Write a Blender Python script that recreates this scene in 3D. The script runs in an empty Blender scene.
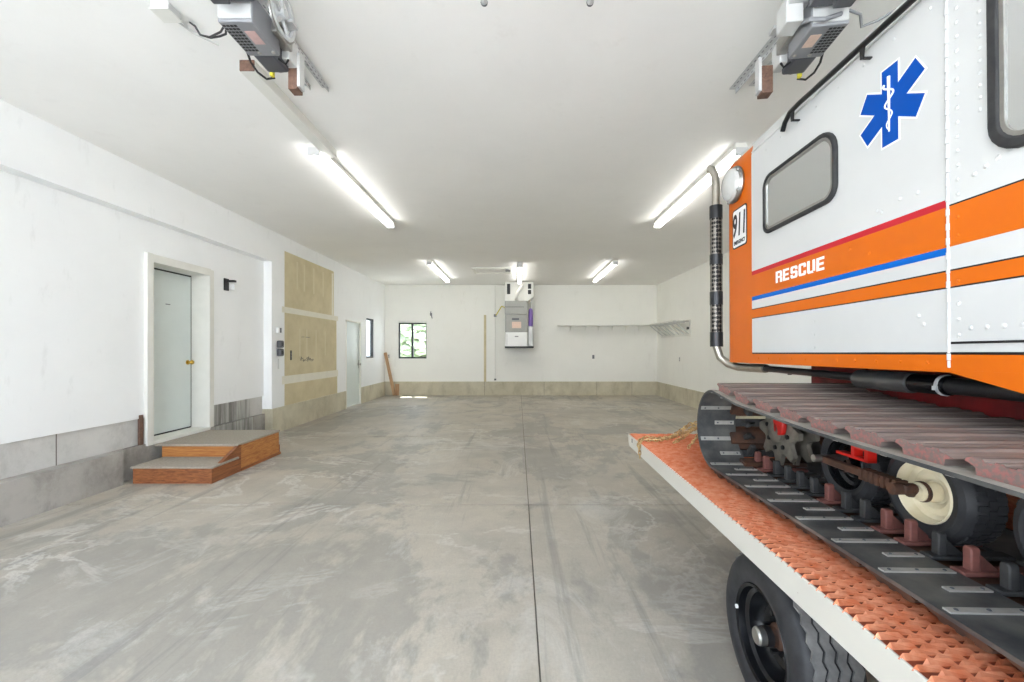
import bpy, math, random
from mathutils import Matrix, Vector
random.seed(7)
C = bpy.context.scene.collection
PI = math.pi

# ------------------------------------------------------------------ materials
def rgb(r, g, b):
    f = lambda c: (c/255/12.92) if c/255 <= .04045 else ((c/255+.055)/1.055)**2.4
    return (f(r), f(g), f(b), 1)
class NT:
    def __init__(s, name):
        s.m = bpy.data.materials.new(name); s.m.use_nodes = True
        s.n = s.m.node_tree.nodes; s.l = s.m.node_tree.links
        s.b = s.n['Principled BSDF']; s.out = s.n['Material Output']
        s.tc = s.n.new('ShaderNodeTexCoord')
    def map(s, scale=(1,1,1), rot=(0,0,0)):
        k = s.n.new('ShaderNodeMapping'); k.inputs['Scale'].default_value = scale; k.inputs['Rotation'].default_value = rot
        s.l.new(s.tc.outputs['Object'], k.inputs['Vector']); return k.outputs[0]
    def noise(s, scale, detail=4, rough=.55, vec=None, dist=0):
        k = s.n.new('ShaderNodeTexNoise'); k.inputs['Scale'].default_value = scale
        k.inputs['Detail'].default_value = detail; k.inputs['Roughness'].default_value = rough; k.inputs['Distortion'].default_value = dist
        s.l.new(vec or s.tc.outputs['Object'], k.inputs['Vector']); return k.outputs['Fac']
    def ramp(s, fac, stops):
        k = s.n.new('ShaderNodeValToRGB'); e = k.color_ramp.elements
        while len(e) < len(stops): e.new(.5)
        for i, (p, c) in enumerate(stops):
            e[i].position = p; e[i].color = c if hasattr(c, '__len__') else (c, c, c, 1)
        s.l.new(fac, k.inputs[0]); return k.outputs[0]
    def mix(s, fac, a, b, mode='MIX'):
        k = s.n.new('ShaderNodeMix'); k.data_type = 'RGBA'; k.blend_type = mode
        for sock, v in ((k.inputs[0], fac), (k.inputs[6], a), (k.inputs[7], b)):
            if isinstance(v, bpy.types.NodeSocket): s.l.new(v, sock)
            else: sock.default_value = v
        return k.outputs[2]
    def col(s, v):
        if isinstance(v, bpy.types.NodeSocket): s.l.new(v, s.b.inputs['Base Color'])
        else: s.b.inputs['Base Color'].default_value = v
    def rough(s, v):
        if isinstance(v, bpy.types.NodeSocket): s.l.new(v, s.b.inputs['Roughness'])
        else: s.b.inputs['Roughness'].default_value = v
    def bump(s, h, strength=.2, dist=.01):
        k = s.n.new('ShaderNodeBump'); k.inputs['Strength'].default_value = strength; k.inputs['Distance'].default_value = dist
        s.l.new(h, k.inputs['Height']); s.l.new(k.outputs[0], s.b.inputs['Normal'])
def plain(name, c, rough=.5, metal=0, var=.08, scale=12, bump=0, stretch=(1,1,1), c2=None, lo=.35, hi=.65, spec=None):
    t = NT(name); t.rough(rough); t.b.inputs['Metallic'].default_value = metal
    n = t.noise(scale, 5, .6, t.map(stretch))
    d = c2 or tuple([x*(1-var) for x in c[:3]])+(1,)
    t.col(t.mix(t.ramp(n, [(lo, 0), (hi, 1)]), c, d))
    if bump: t.bump(n, bump)
    if spec is not None: t.b.inputs['Specular IOR Level'].default_value = spec
    return t.m
M = {}
def wallmat(name, c, smudge):
    t = NT(name); t.rough(.75); t.b.inputs['Specular IOR Level'].default_value = .25
    n1 = t.noise(1.1, 5, .65); n2 = t.noise(5, 6, .7, t.map((1,1,.35)))
    a = t.mix(t.ramp(n1, [(.35, 0), (.75, 1)]), c, tuple([x*.955 for x in c[:3]])+(1,))
    t.col(t.mix(t.ramp(n2, [(.60, 0), (.80, .55)]), a, smudge))
    t.bump(t.noise(60, 3, .6), .04)
    return t.m
M['wall'] = wallmat('wall_paint', rgb(243,242,236), rgb(218,215,206))
M['wall_l'] = wallmat('left_wall_paint', rgb(244,245,245), rgb(214,215,214))
M['ceil'] = wallmat('ceiling_paint', rgb(243,242,239), rgb(230,228,224))
M['trimw'] = plain('white_trim', rgb(228,227,220), .5, 0, .05, 6)
M['bare'] = plain('bare_drywall', rgb(212,200,166), .85, 0, 0, 3, c2=rgb(200,187,152))
M['thin_tape'] = plain('thin_joint_compound', rgb(218,208,178), .85, 0, .05, 8)
M['tape'] = plain('joint_compound', rgb(232,228,214), .8, 0, .05, 8)

def concrete_floor():
    t = NT('concrete_floor')
    base = t.mix(t.ramp(t.noise(.30, 7, .62), [(.40, 0), (.60, 1)]), rgb(193,184,168), rgb(174,167,155))
    c = t.mix(t.ramp(t.noise(2.2, 9, .72), [(.42, 0), (.70, .55)]), base, rgb(148,143,134))
    blot = t.ramp(t.noise(.75, 7, .7, t.map((1,.7,1), (0,0,.5)), .35), [(.50, 0), (.545, .60), (.62, .45), (.8, .1)])
    c = t.mix(blot, c, rgb(140,137,131))
    vein = t.ramp(t.noise(.8, 6, .66, t.map((.8,1.2,1), (0,0,-.5)), .5), [(.475, 0), (.500, 1), (.525, 0)])
    vm = t.ramp(t.noise(.5, 3, .6, t.map((1,1,1), (.3,0,1))), [(.46, 0), (.60, .7)])
    vein = t.mix(1, vein, vm, 'MULTIPLY')
    c = t.mix(vein, c, rgb(214,211,203))
    scf = t.ramp(t.noise(1.7, 9, .74, t.map((1,.5,1), (.5,0,.35)), .8), [(.56, 0), (.66, .5)])
    c = t.mix(scf, c, rgb(206,203,195))
    sc = t.ramp(t.noise(3.0, 5, .7, t.map((1.7,.08,1), (0,0,-.75))), [(.57, 0), (.66, .45)])
    c = t.mix(sc, c, rgb(120,118,115))
    gr = t.noise(70, 4, .75)
    c = t.mix(t.ramp(gr, [(.35, 0), (.75, .30)]), c, rgb(134,131,124))
    t.col(c); t.b.inputs['Specular IOR Level'].default_value = .4
    t.rough(t.ramp(t.noise(1.3, 6, .6), [(.3, .38), (.7, .6)]))
    t.bump(t.noise(35, 5, .7), .06)
    return t.m
M['floor'] = concrete_floor()
def concrete(name, c1, c2, c3):
    t = NT(name); t.rough(.85); t.b.inputs['Specular IOR Level'].default_value = .2
    c = t.mix(t.ramp(t.noise(1.6, 7, .7), [(.38, 0), (.62, 1)]), c1, c2)
    c = t.mix(t.ramp(t.noise(3.2, 9, .75, t.map((1,1,.7)), .2), [(.5, 0), (.78, .8)]), c, c3)
    t.col(c); t.bump(t.noise(30, 6, .7), .15); return t.m
M['conc'] = concrete('foundation_concrete', rgb(206,199,178), rgb(188,180,158), rgb(158,150,132))
M['conc_up'] = concrete('pale_grey_concrete', rgb(206,204,200), rgb(190,188,184), rgb(164,162,158))
M['conc_lo'] = concrete('stained_grey_concrete', rgb(178,174,168), rgb(154,150,144), rgb(116,112,107))
M['groove'] = plain('joint_dirt', rgb(118,112,103), .9)
def streaky():
    t = NT('streaked_board'); t.rough(.85)
    t.col(t.mix(t.ramp(t.noise(9, 6, .75, t.map((1,1,.06))), [(.4, 0), (.66, 1)]), rgb(186,185,180), rgb(108,106,101))); return t.m
M['streak'] = streaky()
def wood(name, a, b, axis=(1,14,14), rough=.55):
    t = NT(name); t.rough(rough); n = t.noise(3.0, 6, .65, t.map(axis), 1.2)
    t.col(t.mix(t.ramp(n, [(.35, 0), (.65, 1)]), a, b)); t.bump(n, .1); return t.m
M['ply'] = wood('stained_plywood', rgb(196,136,74), rgb(160,96,48), (1,2,16))
M['plyd'] = wood('dark_stained_board', rgb(166,104,60), rgb(112,62,34), (3,1,22))
M['carpet'] = plain('grey_carpet', rgb(170,161,148), .95, 0, .25, 60, .5)
M['board'] = wood('raw_pine', rgb(196,160,122), rgb(160,122,86), (10,10,1))
M['brownwood'] = wood('brown_wood', rgb(122,92,76), rgb(86,62,52), (8,2,8))
M['doorp'] = plain('pale_grey_door_paint', rgb(214,222,219), .4, 0, .04, 3)
M['brass'] = plain('brass', rgb(205,170,80), .25, 1, .05)
M['black'] = plain('black_plastic', rgb(26,26,28), .45, 0, .2)
M['blackm'] = plain('black_metal', rgb(22,22,24), .35, .2, .2)
M['rubber'] = plain('black_rubber', rgb(34,34,36), .7, 0, 0, 20, .1, c2=rgb(54,53,52))
M['beltr'] = plain('dusty_belt_rubber', rgb(54,55,56), .45, 0, 0, 7, .08, c2=rgb(104,102,97), lo=.38, hi=.72)
M['beltd'] = plain('pale_dusty_belt_outside', rgb(158,153,142), .6, 0, 0, 9, .1, c2=rgb(120,115,106))
M['tire'] = plain('tire_rubber', rgb(27,27,30), .6, 0, 0, 14, .1, c2=rgb(46,46,48))
M['treadr'] = plain('lit_tread_rubber', rgb(128,127,124), .7, 0, 0, 14, .1, c2=rgb(98,97,95))  # rubber colour lightened so the tread looks lit in the shade under the deck
M['rimk'] = plain('black_enamel', rgb(16,17,20), .22, .1, .2)
M['rimc'] = plain('cream_enamel', rgb(226,216,188), .4, 0, 0, 6, c2=rgb(200,180,132), lo=.5, hi=.8)
M['steel'] = plain('bare_steel', rgb(170,168,163), .35, .9, .15, 20)
M['clip'] = plain('belt_clip_steel', rgb(190,187,180), .45, .5, .15, 20)
M['galv'] = plain('galvanized_steel', rgb(205,206,206), .45, .3, .12, 18)
M['greyp'] = plain('grey_enamel', rgb(140,141,144), .45, .1, .06, 8)
M['furn'] = plain('furnace_grey', rgb(158,158,152), .45, .1, .05, 8)
M['greyd'] = plain('dark_grey_enamel', rgb(92,93,98), .45, .2, .1, 8)
M['greyl'] = plain('light_grey_enamel', rgb(205,205,203), .4, .1, .05, 8)
M['wpaint'] = plain('white_body_paint', rgb(205,205,203), .28, 0, .04, 3)
M['orange'] = plain('orange_body_paint', rgb(214,104,12), .38, 0, .07, 4, spec=.25)
M['redst'] = plain('red_stripe', rgb(192,38,50), .45, 0, .06, 8, spec=.2)
M['blue'] = plain('blue_stripe', rgb(0,96,186), .45, 0, .05, 8, spec=.15)
M['stblue'] = plain('star_blue', rgb(0,74,164), .5, 0, .04, 8, spec=.12)
M['white'] = plain('white_vinyl', rgb(240,240,238), .4, 0, .03, 8)
M['hull'] = plain('red_hull_paint', rgb(140,28,30), .5, 0, 0, 8, c2=rgb(98,20,22))
M['redp'] = plain('bright_red_paint', rgb(205,30,20), .4, 0, .15, 8)
M['rust'] = plain('rusty_steel', rgb(96,62,44), .75, .2, 0, 14, .2, c2=rgb(60,44,36))
M['grous'] = plain('dusty_grouser_steel', rgb(140,128,120), .5, .3, 0, 10, .1, (.2,5,5), rgb(74,60,56))
M['grousr'] = plain('red_worn_grouser_end', rgb(150,96,90), .6, .1, 0, 110, .1, c2=rgb(114,98,92), lo=.40, hi=.58)
M['guider'] = plain('worn_red_guide', rgb(130,78,70), .6, .1, 0, 16, c2=rgb(100,62,56))
M['sprk'] = plain('dusty_sprocket_steel', rgb(140,134,122), .55, .4, 0, 12, .1, c2=rgb(108,102,92))
M['deck'] = plain('orange_deck_strands', rgb(236,158,120), .26, .40, 0, 26, c2=rgb(216,122,82))
M['deckb'] = plain('orange_deck_base', rgb(150,66,36), .6, .1, 0, 12, c2=rgb(92,46,32))
M['fascia'] = plain('chipped_white_rail', rgb(198,194,184), .5, 0, 0, 26, c2=rgb(140,112,86), lo=.70, hi=.73)
M['gold'] = plain('gold_chain_plating', rgb(222,196,140), .32, .7, 0, 30, c2=rgb(150,120,80))
M['purple'] = plain('purple_plastic', rgb(132,102,176), .5, 0, .08)
M['yellow'] = plain('yellow_plastic', rgb(218,204,60), .5)
M['label'] = plain('paper_label', rgb(224,196,180), .7, 0, .1, 40)
M['redlab'] = plain('red_print', rgb(196,164,160), .7, 0, .1, 60)
M['pipe'] = plain('exhaust_steel', rgb(190,184,172), .33, .9, .2, 10)
M['muff'] = plain('dark_muffler_steel', rgb(62,62,64), .38, .7, .2, 8)
M['muffs'] = plain('satin_muffler_steel', rgb(108,108,108), .34, .7, .15, 8)
M['lens'] = plain('frosted_lens', rgb(198,198,194), .12, 0, .08, 20)
M['frame'] = plain('bronze_window_frame', rgb(36,36,36), .4, .2)
M['foliage'] = plain('foliage', rgb(178,188,158), .8, 0, 0, 7, .5, c2=rgb(138,152,116))
M['bark'] = plain('bark', rgb(96,80,66), .9)
M['ground'] = plain('outside_gravel', rgb(212,212,209), .9, 0, 0, 3, .2, c2=rgb(196,196,192))
M['pink'] = plain('red_cord', rgb(205,120,110), .5)
def perforated():
    t = NT('perforated_shield'); t.b.inputs['Metallic'].default_value = .7; t.rough(.4)
    v = t.n.new('ShaderNodeTexVoronoi'); v.inputs['Scale'].default_value = 50; v.inputs['Randomness'].default_value = 0.15
    t.l.new(t.map((1,1,.7)), v.inputs['Vector'])
    t.col(t.mix(t.ramp(v.outputs['Distance'], [(.44, 0), (.52, 1)]), rgb(34,32,31), rgb(132,126,118))); return t.m
M['perf'] = perforated()
def mirror_glass():
    t = NT('tinted_window_glass'); t.b.inputs['Metallic'].default_value = .9
    t.col(rgb(226,229,229)); t.rough(.03); return t.m
M['carglass'] = mirror_glass()
def thin_glass():
    t = NT('window_glass'); tr = t.n.new('ShaderNodeBsdfTransparent'); gl = t.n.new('ShaderNodeBsdfGlossy'); mx = t.n.new('ShaderNodeMixShader')
    gl.inputs['Roughness'].default_value = .02; mx.inputs[0].default_value = .08; tr.inputs[0].default_value = (.96,.98,.97,1)
    t.l.new(tr.outputs[0], mx.inputs[1]); t.l.new(gl.outputs[0], mx.inputs[2]); t.l.new(mx.outputs[0], t.out.inputs[0]); return t.m
M['glass'] = thin_glass()
def emit(name, c, s):
    t = NT(name); t.col((.9,.9,.9,1)); t.b.inputs['Emission Color'].default_value = c; t.b.inputs['Emission Strength'].default_value = s; return t.m
M['tube'] = emit('lit_fluorescent_tube', (1,.99,.965,1), 7)

# ------------------------------------------------------------------ mesh builder
class MB:
    def __init__(s): s.v=[]; s.f=[]; s.m=[]
    def add(s, vs, fs, mi=0):
        o = len(s.v); s.v += [Vector(p) for p in vs]
        for f in fs: s.f.append([i+o for i in f]); s.m.append(mi)
        return s
    def box(s, a, b, mi=0, mat=None):
        (x0,y0,z0),(x1,y1,z1) = a,b
        vs = [Vector(p) for p in ((x0,y0,z0),(x1,y0,z0),(x1,y1,z0),(x0,y1,z0),(x0,y0,z1),(x1,y0,z1),(x1,y1,z1),(x0,y1,z1))]
        if mat: vs = [mat@p for p in vs]
        return s.add(vs, [(0,3,2,1),(4,5,6,7),(0,1,5,4),(1,2,6,5),(2,3,7,6),(3,0,4,7)], mi)
    def cbox(s, c, sz, mi=0, rot=None):
        m = Matrix.Translation(c) @ (rot.to_4x4() if rot else Matrix())
        h = [q/2 for q in sz]
        return s.box((-h[0],-h[1],-h[2]), h, mi, m)
    def prism(s, poly, a0, a1, axis='x', mi=0, cap=None):
        f = {'x': lambda p,a:(a,p[0],p[1]), 'y': lambda p,a:(p[0],a,p[1]), 'z': lambda p,a:(p[0],p[1],a)}[axis]
        n = len(poly); vs = [f(p,a0) for p in poly]+[f(p,a1) for p in poly]
        s.add(vs, [(i,(i+1)%n,n+(i+1)%n,n+i) for i in range(n)], mi)
        o = len(s.v)-2*n; c = mi if cap is None else cap
        s.f.append([o+i for i in range(n)][::-1]); s.m.append(c)
        s.f.append([o+n+i for i in range(n)]); s.m.append(c)
        return s
    def ring(s, outer, inner, a0, a1, axis='x', mi=0):
        f = {'x': lambda p,a:(a,p[0],p[1]), 'y': lambda p,a:(p[0],a,p[1]), 'z': lambda p,a:(p[0],p[1],a)}[axis]
        n = len(outer)
        vs = [f(p,a0) for p in outer]+[f(p,a0) for p in inner]+[f(p,a1) for p in outer]+[f(p,a1) for p in inner]
        fs = []
        for i in range(n):
            j=(i+1)%n
            fs += [(i,j,n+j,n+i),(2*n+i,3*n+i,3*n+j,2*n+j),(i,2*n+i,2*n+j,j),(n+i,n+j,3*n+j,3*n+i)]
        return s.add(vs, fs, mi)
    def tube(s, path, r, seg=10, mi=0, closed=False):
        P = [Vector(p) for p in path]; n = len(P); rs = r if hasattr(r,'__len__') else [r]*n
        up = None; vs = []
        for i in range(n):
            if closed: t = (P[(i+1)%n]-P[i-1]).normalized()
            else: t = (P[min(i+1,n-1)]-P[max(i-1,0)]).normalized()
            if up is None:
                up = Vector((0,0,1)) if abs(t.z)<.9 else Vector((1,0,0))
            up = (up-t*up.dot(t)).normalized(); w = t.cross(up)
            for k in range(seg):
                a = 2*PI*k/seg; vs.append(P[i]+(up*math.cos(a)+w*math.sin(a))*rs[i])
        fs = []
        for i in range(n if closed else n-1):
            j=(i+1)%n
            for k in range(seg):
                l=(k+1)%seg; fs.append((i*seg+k,i*seg+l,j*seg+l,j*seg+k))
        if not closed:
            fs.append(list(range(seg))[::-1]); fs.append([(n-1)*seg+k for k in range(seg)])
        return s.add(vs, fs, mi)
    def lathe(s, prof, axis='z', c=(0,0,0), seg=32, mi=0, mis=None, closed=False):
        # prof: list of (radius, height along axis)
        c = Vector(c); n = len(prof); vs = []
        for (r,h) in prof:
            for k in range(seg):
                a=2*PI*k/seg; p,q=r*math.cos(a),r*math.sin(a)
                vs.append(c+Vector({'x':(h,p,q),'y':(p,h,q),'z':(p,q,h)}[axis]))
        for i in range(n if closed else n-1):
            j=(i+1)%n
            s_f=[]
            for k in range(seg):
                l=(k+1)%seg; s_f.append((i*seg+k,i*seg+l,j*seg+l,j*seg+k))
            if i==0: o=len(s.v); s.v+=vs
            for f in s_f: s.f.append([x+o for x in f]); s.m.append(mis[i] if mis else mi)
        return s
    def dome(s, c, r, h, axis, sgn, seg=8, rings=3, mi=0):
        prof=[(r*math.cos(PI/2*i/rings)+1e-5, sgn*h*math.sin(PI/2*i/rings)) for i in range(rings+1)]
        return s.lathe(prof, axis, c, seg, mi)
    def build(s, name, mats, parent=None, org=(0,0,0), loc=None, smooth=35, bevel=0, label=None, kind=None):
        me = bpy.data.meshes.new(name); o = Vector(org)
        me.from_pydata([tuple(p-o) for p in s.v], [], s.f)
        if not isinstance(mats,(list,tuple)): mats=[mats]
        for k in mats: me.materials.append(M[k])
        me.polygons.foreach_set('material_index', s.m)
        import bmesh
        bm = bmesh.new(); bm.from_mesh(me); bmesh.ops.recalc_face_normals(bm, faces=bm.faces); bm.to_mesh(me); bm.free()
        if smooth:
            me.polygons.foreach_set('use_smooth', [True]*len(me.polygons)); me.set_sharp_from_angle(angle=math.radians(smooth))
        me.update()
        ob = bpy.data.objects.new(name, me); C.objects.link(ob)
        if parent: ob.parent = parent
        if loc is not None: ob.location = loc
        elif not parent: ob.location = o
        if bevel:
            b = ob.modifiers.new('bevel','BEVEL'); b.width=bevel; b.segments=2; b.limit_method='ANGLE'; b.angle_limit=math.radians(40)
        if label: ob['label']=label
        if kind: ob['kind']=kind
        return ob
def tag(o, label, cat, group=None):
    o['label']=label; o['category']=cat
    if group: o['group']=group
    return o
def thing(name, label, cat, loc=(0,0,0), group=None, rot=(0,0,0)):
    o = bpy.data.objects.new(name, None); C.objects.link(o); o.location=loc; o.rotation_euler=rot; o.empty_display_size=.1
    return tag(o,label,cat,group)
def dup(o, parent=None):
    c=o.copy(); C.objects.link(c)
    if parent: c.parent=parent
    for ch in list(o.children): dup(ch,c)
    return c
def rrect(y0,y1,z0,z1,r,n=6):
    rs = r if hasattr(r,'__len__') else [r]*4      # order: y1z1, y0z1, y0z0, y1z0
    P=[]
    for (cy,cz,a0),q in zip(((y1,z1,0),(y0,z1,PI/2),(y0,z0,PI),(y1,z0,1.5*PI)),rs):
        sy = -1 if cy==y1 else 1; sz=-1 if cz==z1 else 1
        for k in range(n+1):
            a=a0+PI/2*k/n; P.append((cy+sy*q+q*math.cos(a), cz+sz*q+q*math.sin(a)))
    return P
def text_mesh(txt, name, mat, size, parent, M4, extrude=.0006, offset=0, sx=1, shear=0, label=None):
    cu=bpy.data.curves.new(name,'FONT'); cu.body=txt; cu.size=size; cu.extrude=extrude; cu.offset=offset; cu.shear=shear
    cu.align_x='CENTER'; cu.align_y='CENTER'
    t=bpy.data.objects.new('t',cu); C.objects.link(t)
    dg=bpy.context.evaluated_depsgraph_get(); me=bpy.data.meshes.new_from_object(t.evaluated_get(dg))
    bpy.data.objects.remove(t); bpy.data.curves.remove(cu)
    me.transform(M4@Matrix.Diagonal((sx,1,1,1))); me.materials.clear(); me.materials.append(M[mat]); me.name=name
    o=bpy.data.objects.new(name,me); C.objects.link(o); o.parent=parent
    if label: o['label']=label
    return o
def gridwall(x0,x1,ya,yb,za,zb,holes,axis='x',mb=None,mi=0):
    mb = mb or MB()
    ys=sorted({ya,yb,*[h[0] for h in holes],*[h[1] for h in holes]}); zs=sorted({za,zb,*[h[2] for h in holes],*[h[3] for h in holes]})
    ys=[y for y in ys if ya<=y<=yb]; zs=[z for z in zs if za<=z<=zb]
    for i in range(len(ys)-1):
        for j in range(len(zs)-1):
            cy,cz=(ys[i]+ys[i+1])/2,(zs[j]+zs[j+1])/2
            if any(h[0]<cy<h[1] and h[2]<cz<h[3] for h in holes): continue
            if axis=='x': mb.box((x0,ys[i],zs[j]),(x1,ys[i+1],zs[j+1]),mi)
            else: mb.box((ys[i],x0,zs[j]),(ys[i+1],x1,zs[j+1]),mi)
    return mb

# ------------------------------------------------------------------ room
H=3.297; XL=-3.98; XN=-4.11; XR=4.155; YB=12.85; YF=-1.6; YR=6.95
fl=MB(); jx=[-4.4,.093,4.45]; jy=[YF,.80,3.80,6.79,9.78,YB+.2]
fl.box((-4.4,YF,-.15),(4.45,YB+.2,-.010),1)
g=.010; gx=.004
for i in range(2):
    for j in range(5):
        fl.box((jx[i]+(gx if i else 0),jy[j]+(g if j else 0),-.0095),(jx[i+1]-(gx if i<1 else 0),jy[j+1]-(g if j<4 else 0),0))
fl.build('floor',['floor','groove'],kind='structure',smooth=0)
MB().box((-4.4,YF,H),(4.45,YB+.2,H+.15)).build('ceiling','ceil',kind='structure',smooth=0)
D1=(4.80,5.69,.33,2.36); D2=(9.93,10.87,0,2.05); W1=(11.28,11.86,1.14,2.20)
wl=MB()
gridwall(-4.42,XN,YF,YR,.62,2.80,[D1],mb=wl)
gridwall(-4.42,XL,YR,YB,.41,H,[D2,W1],mb=wl)
wall_left=wl.build('wall_left','wall_l',kind='structure',smooth=0)
MB().box((-4.42,YF,2.80),(XL,YR,H)).build('trim_1','wall_l',kind='structure',smooth=0)
bl=MB()
gridwall(-4.42,-4.135,YF,YR,.335,.62,[D1],mb=bl,mi=0)
gridwall(-4.42,-4.0,YF,4.36,0,.335,[],mb=bl,mi=1)
gridwall(-4.42,-4.09,4.36,YR,0,.335,[],mb=bl,mi=1)
bl.box((-4.137,5.80,.335),(-4.128,6.62,.62),2); bl.box((-4.12,5.80,.0),(-4.085,6.62,.335),2)
for y in (2.62,3.85): bl.box((-4.14,y-.004,.335),(-4.133,y+.004,.62),3)
for y in (2.55,): bl.box((-4.01,y-.004,.0),(-3.998,y+.004,.335),3)
bl.build('baseboard_left',['conc_up','conc_lo','streak','groove'],kind='structure',smooth=0)
b2=MB(); gridwall(-4.42,-3.965,YR,YB,0,.41,[D2],mb=b2)
b2.build('baseboard_far_left','conc',kind='structure',smooth=0)
W2=(-3.57,-2.735,1.10,2.23)
wb=MB(); gridwall(YB,YB+.2,-4.42,4.42,.41,H,[W2],axis='y',mb=wb)
wall_back=wb.build('wall_back','wall',kind='structure',smooth=0)
bb=MB().box((-4.0,YB-.015,0),(4.42,YB+.2,.41))
for x in (-1.0,.78,2.35,3.4): bb.box((x-.004,YB-.017,0),(x+.004,YB-.01,.41),1)
bb.build('baseboard_back',['conc','groove'],kind='structure',smooth=0)
MB().box((XR,YF,.41),(XR+.25,YB,H)).build('wall_right','wall',kind='structure',smooth=0)
MB().box((XR-.015,YF,0),(XR+.25,YB-.016,.41)).build('baseboard_right','conc',kind='structure',smooth=0)
# bare drywall on the far left wall
bd=MB()
for z0,z1,ya,yb in ((2.10,3.05,7.33,9.28),(.92,2.00,7.33,9.42),(.412,.78,7.33,9.46)): bd.box((XL,ya,z0),(XL+.003,yb,z1))
for y in (7.72,7.98,8.35,8.75):
    bd.box((XL,y,2.45),(XL+.0038,y+.05,2.95),2); bd.box((XL,y+.1,1.25),(XL+.0038,y+.14,1.75),2)
bd.box((XL,7.25,2.0),(XL+.004,9.5,2.10),1); bd.box((XL,7.25,.78),(XL+.004,9.5,.92),1)
bd.box((XL,9.18,2.1),(XL+.0045,9.24,3.0),1)
bd.build('bare_drywall',['bare','tape','thin_tape'],wall_left,kind='structure',smooth=0,label='unpainted tan drywall with white taped joints')
sc=MB()
for k in range(9):
    y=7.85+k*.055
    sc.tube([(XL+.006,y,1.17+.03*math.sin(k*2.1)),(XL+.006,y+.04,1.21+.03*math.cos(k*1.3)),(XL+.006,y+.06,1.16)],.004,5)
for y in (7.9,8.05,8.12): sc.tube([(XL+.006,y,1.60),(XL+.006,y+.09,1.605)],.004,5)
sc.build('scribble','greyd',wall_left,kind='structure',label='dark scribbled marks on the bare drywall')
MB().box((-1.02,YB-.003,.41),(-.95,YB,2.40)).build('bare_strip','bare',wall_back,kind='structure',smooth=0,label='narrow unpainted strip')
# back wall faint vertical trim next to it
MB().box((-.72,YB-.012,.41),(-.64,YB,H)).build('trim_2','wall',kind='structure',smooth=0)
# door 1
d1=bpy.data.objects.new('door_1',None); C.objects.link(d1); d1.location=(-4.2,5.245,.33); d1['kind']='structure'; O=(-4.2,5.245,.33)
MB().box((-4.36,4.82,.35),(-4.32,5.685,2.345)).build('door_slab','doorp',d1,O,bevel=.002)
fr=MB()
fr.box((-4.37,4.79,.33),(-4.075,4.815,2.36)); fr.box((-4.37,5.685,.33),(-4.075,5.71,2.36)); fr.box((-4.37,4.79,2.35),(-4.075,5.71,2.375))
fr.box((-4.11,4.725,.31),(-4.07,4.80,2.445)); fr.box((-4.11,5.70,.34),(-4.085,5.78,2.43)); fr.box((-4.11,4.80,2.37),(-4.075,5.71,2.44))
fr.build('door_frame','trimw',d1,O,bevel=.003)
MB().box((-4.40,4.80,.31),(-4.075,5.70,.345)).build('threshold','trimw',d1,O,bevel=.003)
MB().box((-4.345,5.683,.35),(-4.33,5.686,2.345)).box((-4.32,5.676,.36),(-4.318,5.686,2.34)).box((-4.32,4.82,.346),(-4.317,5.68,.362)).box((-4.32,4.82,2.325),(-4.317,5.68,2.345)).build('weather_strip','black',d1,O)
kb=MB().lathe([(.004,.0),(.03,.0),(.03,.008),(.012,.012),(.012,.035),(.026,.045),(.03,.06),(.022,.075),(.001,.08)],'x',(-4.32,5.62,1.205),16)
kb.build('door_knob','brass',d1,O); 
MB().box((-4.12,4.66,.335),(-4.095,4.70,.66)).build('brown_trim','brownwood',d1,O,label='brown bare wood strip at the foot of the frame')
MB().box((-4.32,5.27,1.925),(-4.318,5.34,1.935)).build('peephole','greyd',d1,O)
# door 2
d2=bpy.data.objects.new('door_2',None); C.objects.link(d2); d2.location=(-4.0,10.4,0); d2['kind']='structure'; O=(-4.0,10.4,0)
MB().box((-4.06,9.96,.02),(-4.01,10.84,2.03)).build('door_slab','doorp',d2,O,bevel=.002)
f=MB(); f.box((-4.2,9.93,0),(-3.965,9.96,2.05)); f.box((-4.2,10.84,0),(-3.965,10.87,2.05)); f.box((-4.2,9.93,2.03),(-3.965,10.87,2.06)); f.build('door_frame','trimw',d2,O)
h=MB()
for z in (.3,1.1,1.8): h.box((-4.012,9.955,z-.05),(-3.99,9.975,z+.05))
h.build('hinge','greyd',d2,O)
MB().lathe([(.001,0),(.03,0),(.012,.01),(.012,.04),(.028,.05),(.028,.07),(.001,.078)],'x',(-4.01,10.78,1.0),14).build('door_knob','steel',d2,O)
MB().box((-4.012,10.80,.9),(-4.006,10.84,1.1)).build('strike_plate','steel',d2,O)
# windows
w1=bpy.data.objects.new('window_1',None); C.objects.link(w1); w1.location=(-4.08,11.57,1.14); w1['kind']='structure'; O=(-4.08,11.57,1.14)
MB().ring(rrect(11.28,11.86,1.14,2.20,.001,1),rrect(11.325,11.80,1.185,2.155,.001,1),-4.06,-3.99).build('window_frame','frame',w1,O,smooth=0)
MB().box((-4.04,11.325,1.185),(-4.034,11.80,2.155)).build('window_pane','glass',w1,O,smooth=0)
w2=bpy.data.objects.new('window_2',None); C.objects.link(w2); w2.location=(-3.15,YB+.05,1.10); w2['kind']='structure'; O=(-3.15,YB+.05,1.10)
w=MB().ring(rrect(-3.57,-2.735,1.10,2.17,.001,1),rrect(-3.53,-2.76,1.145,2.13,.001,1),YB+.02,YB+.07,'y')
w.box((-3.19,YB+.015,1.14),(-3.13,YB+.065,2.135)); w.build('window_frame','frame',w2,O,smooth=0)
MB().box((-3.57,YB+.0,2.17),(-2.735,YB+.07,2.23)).build('window_head','trimw',w2,O,smooth=0)
MB().box((-3.53,YB+.04,1.145),(-3.19,YB+.046,2.13)).build('window_pane','glass',w2,O,smooth=0)
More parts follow.
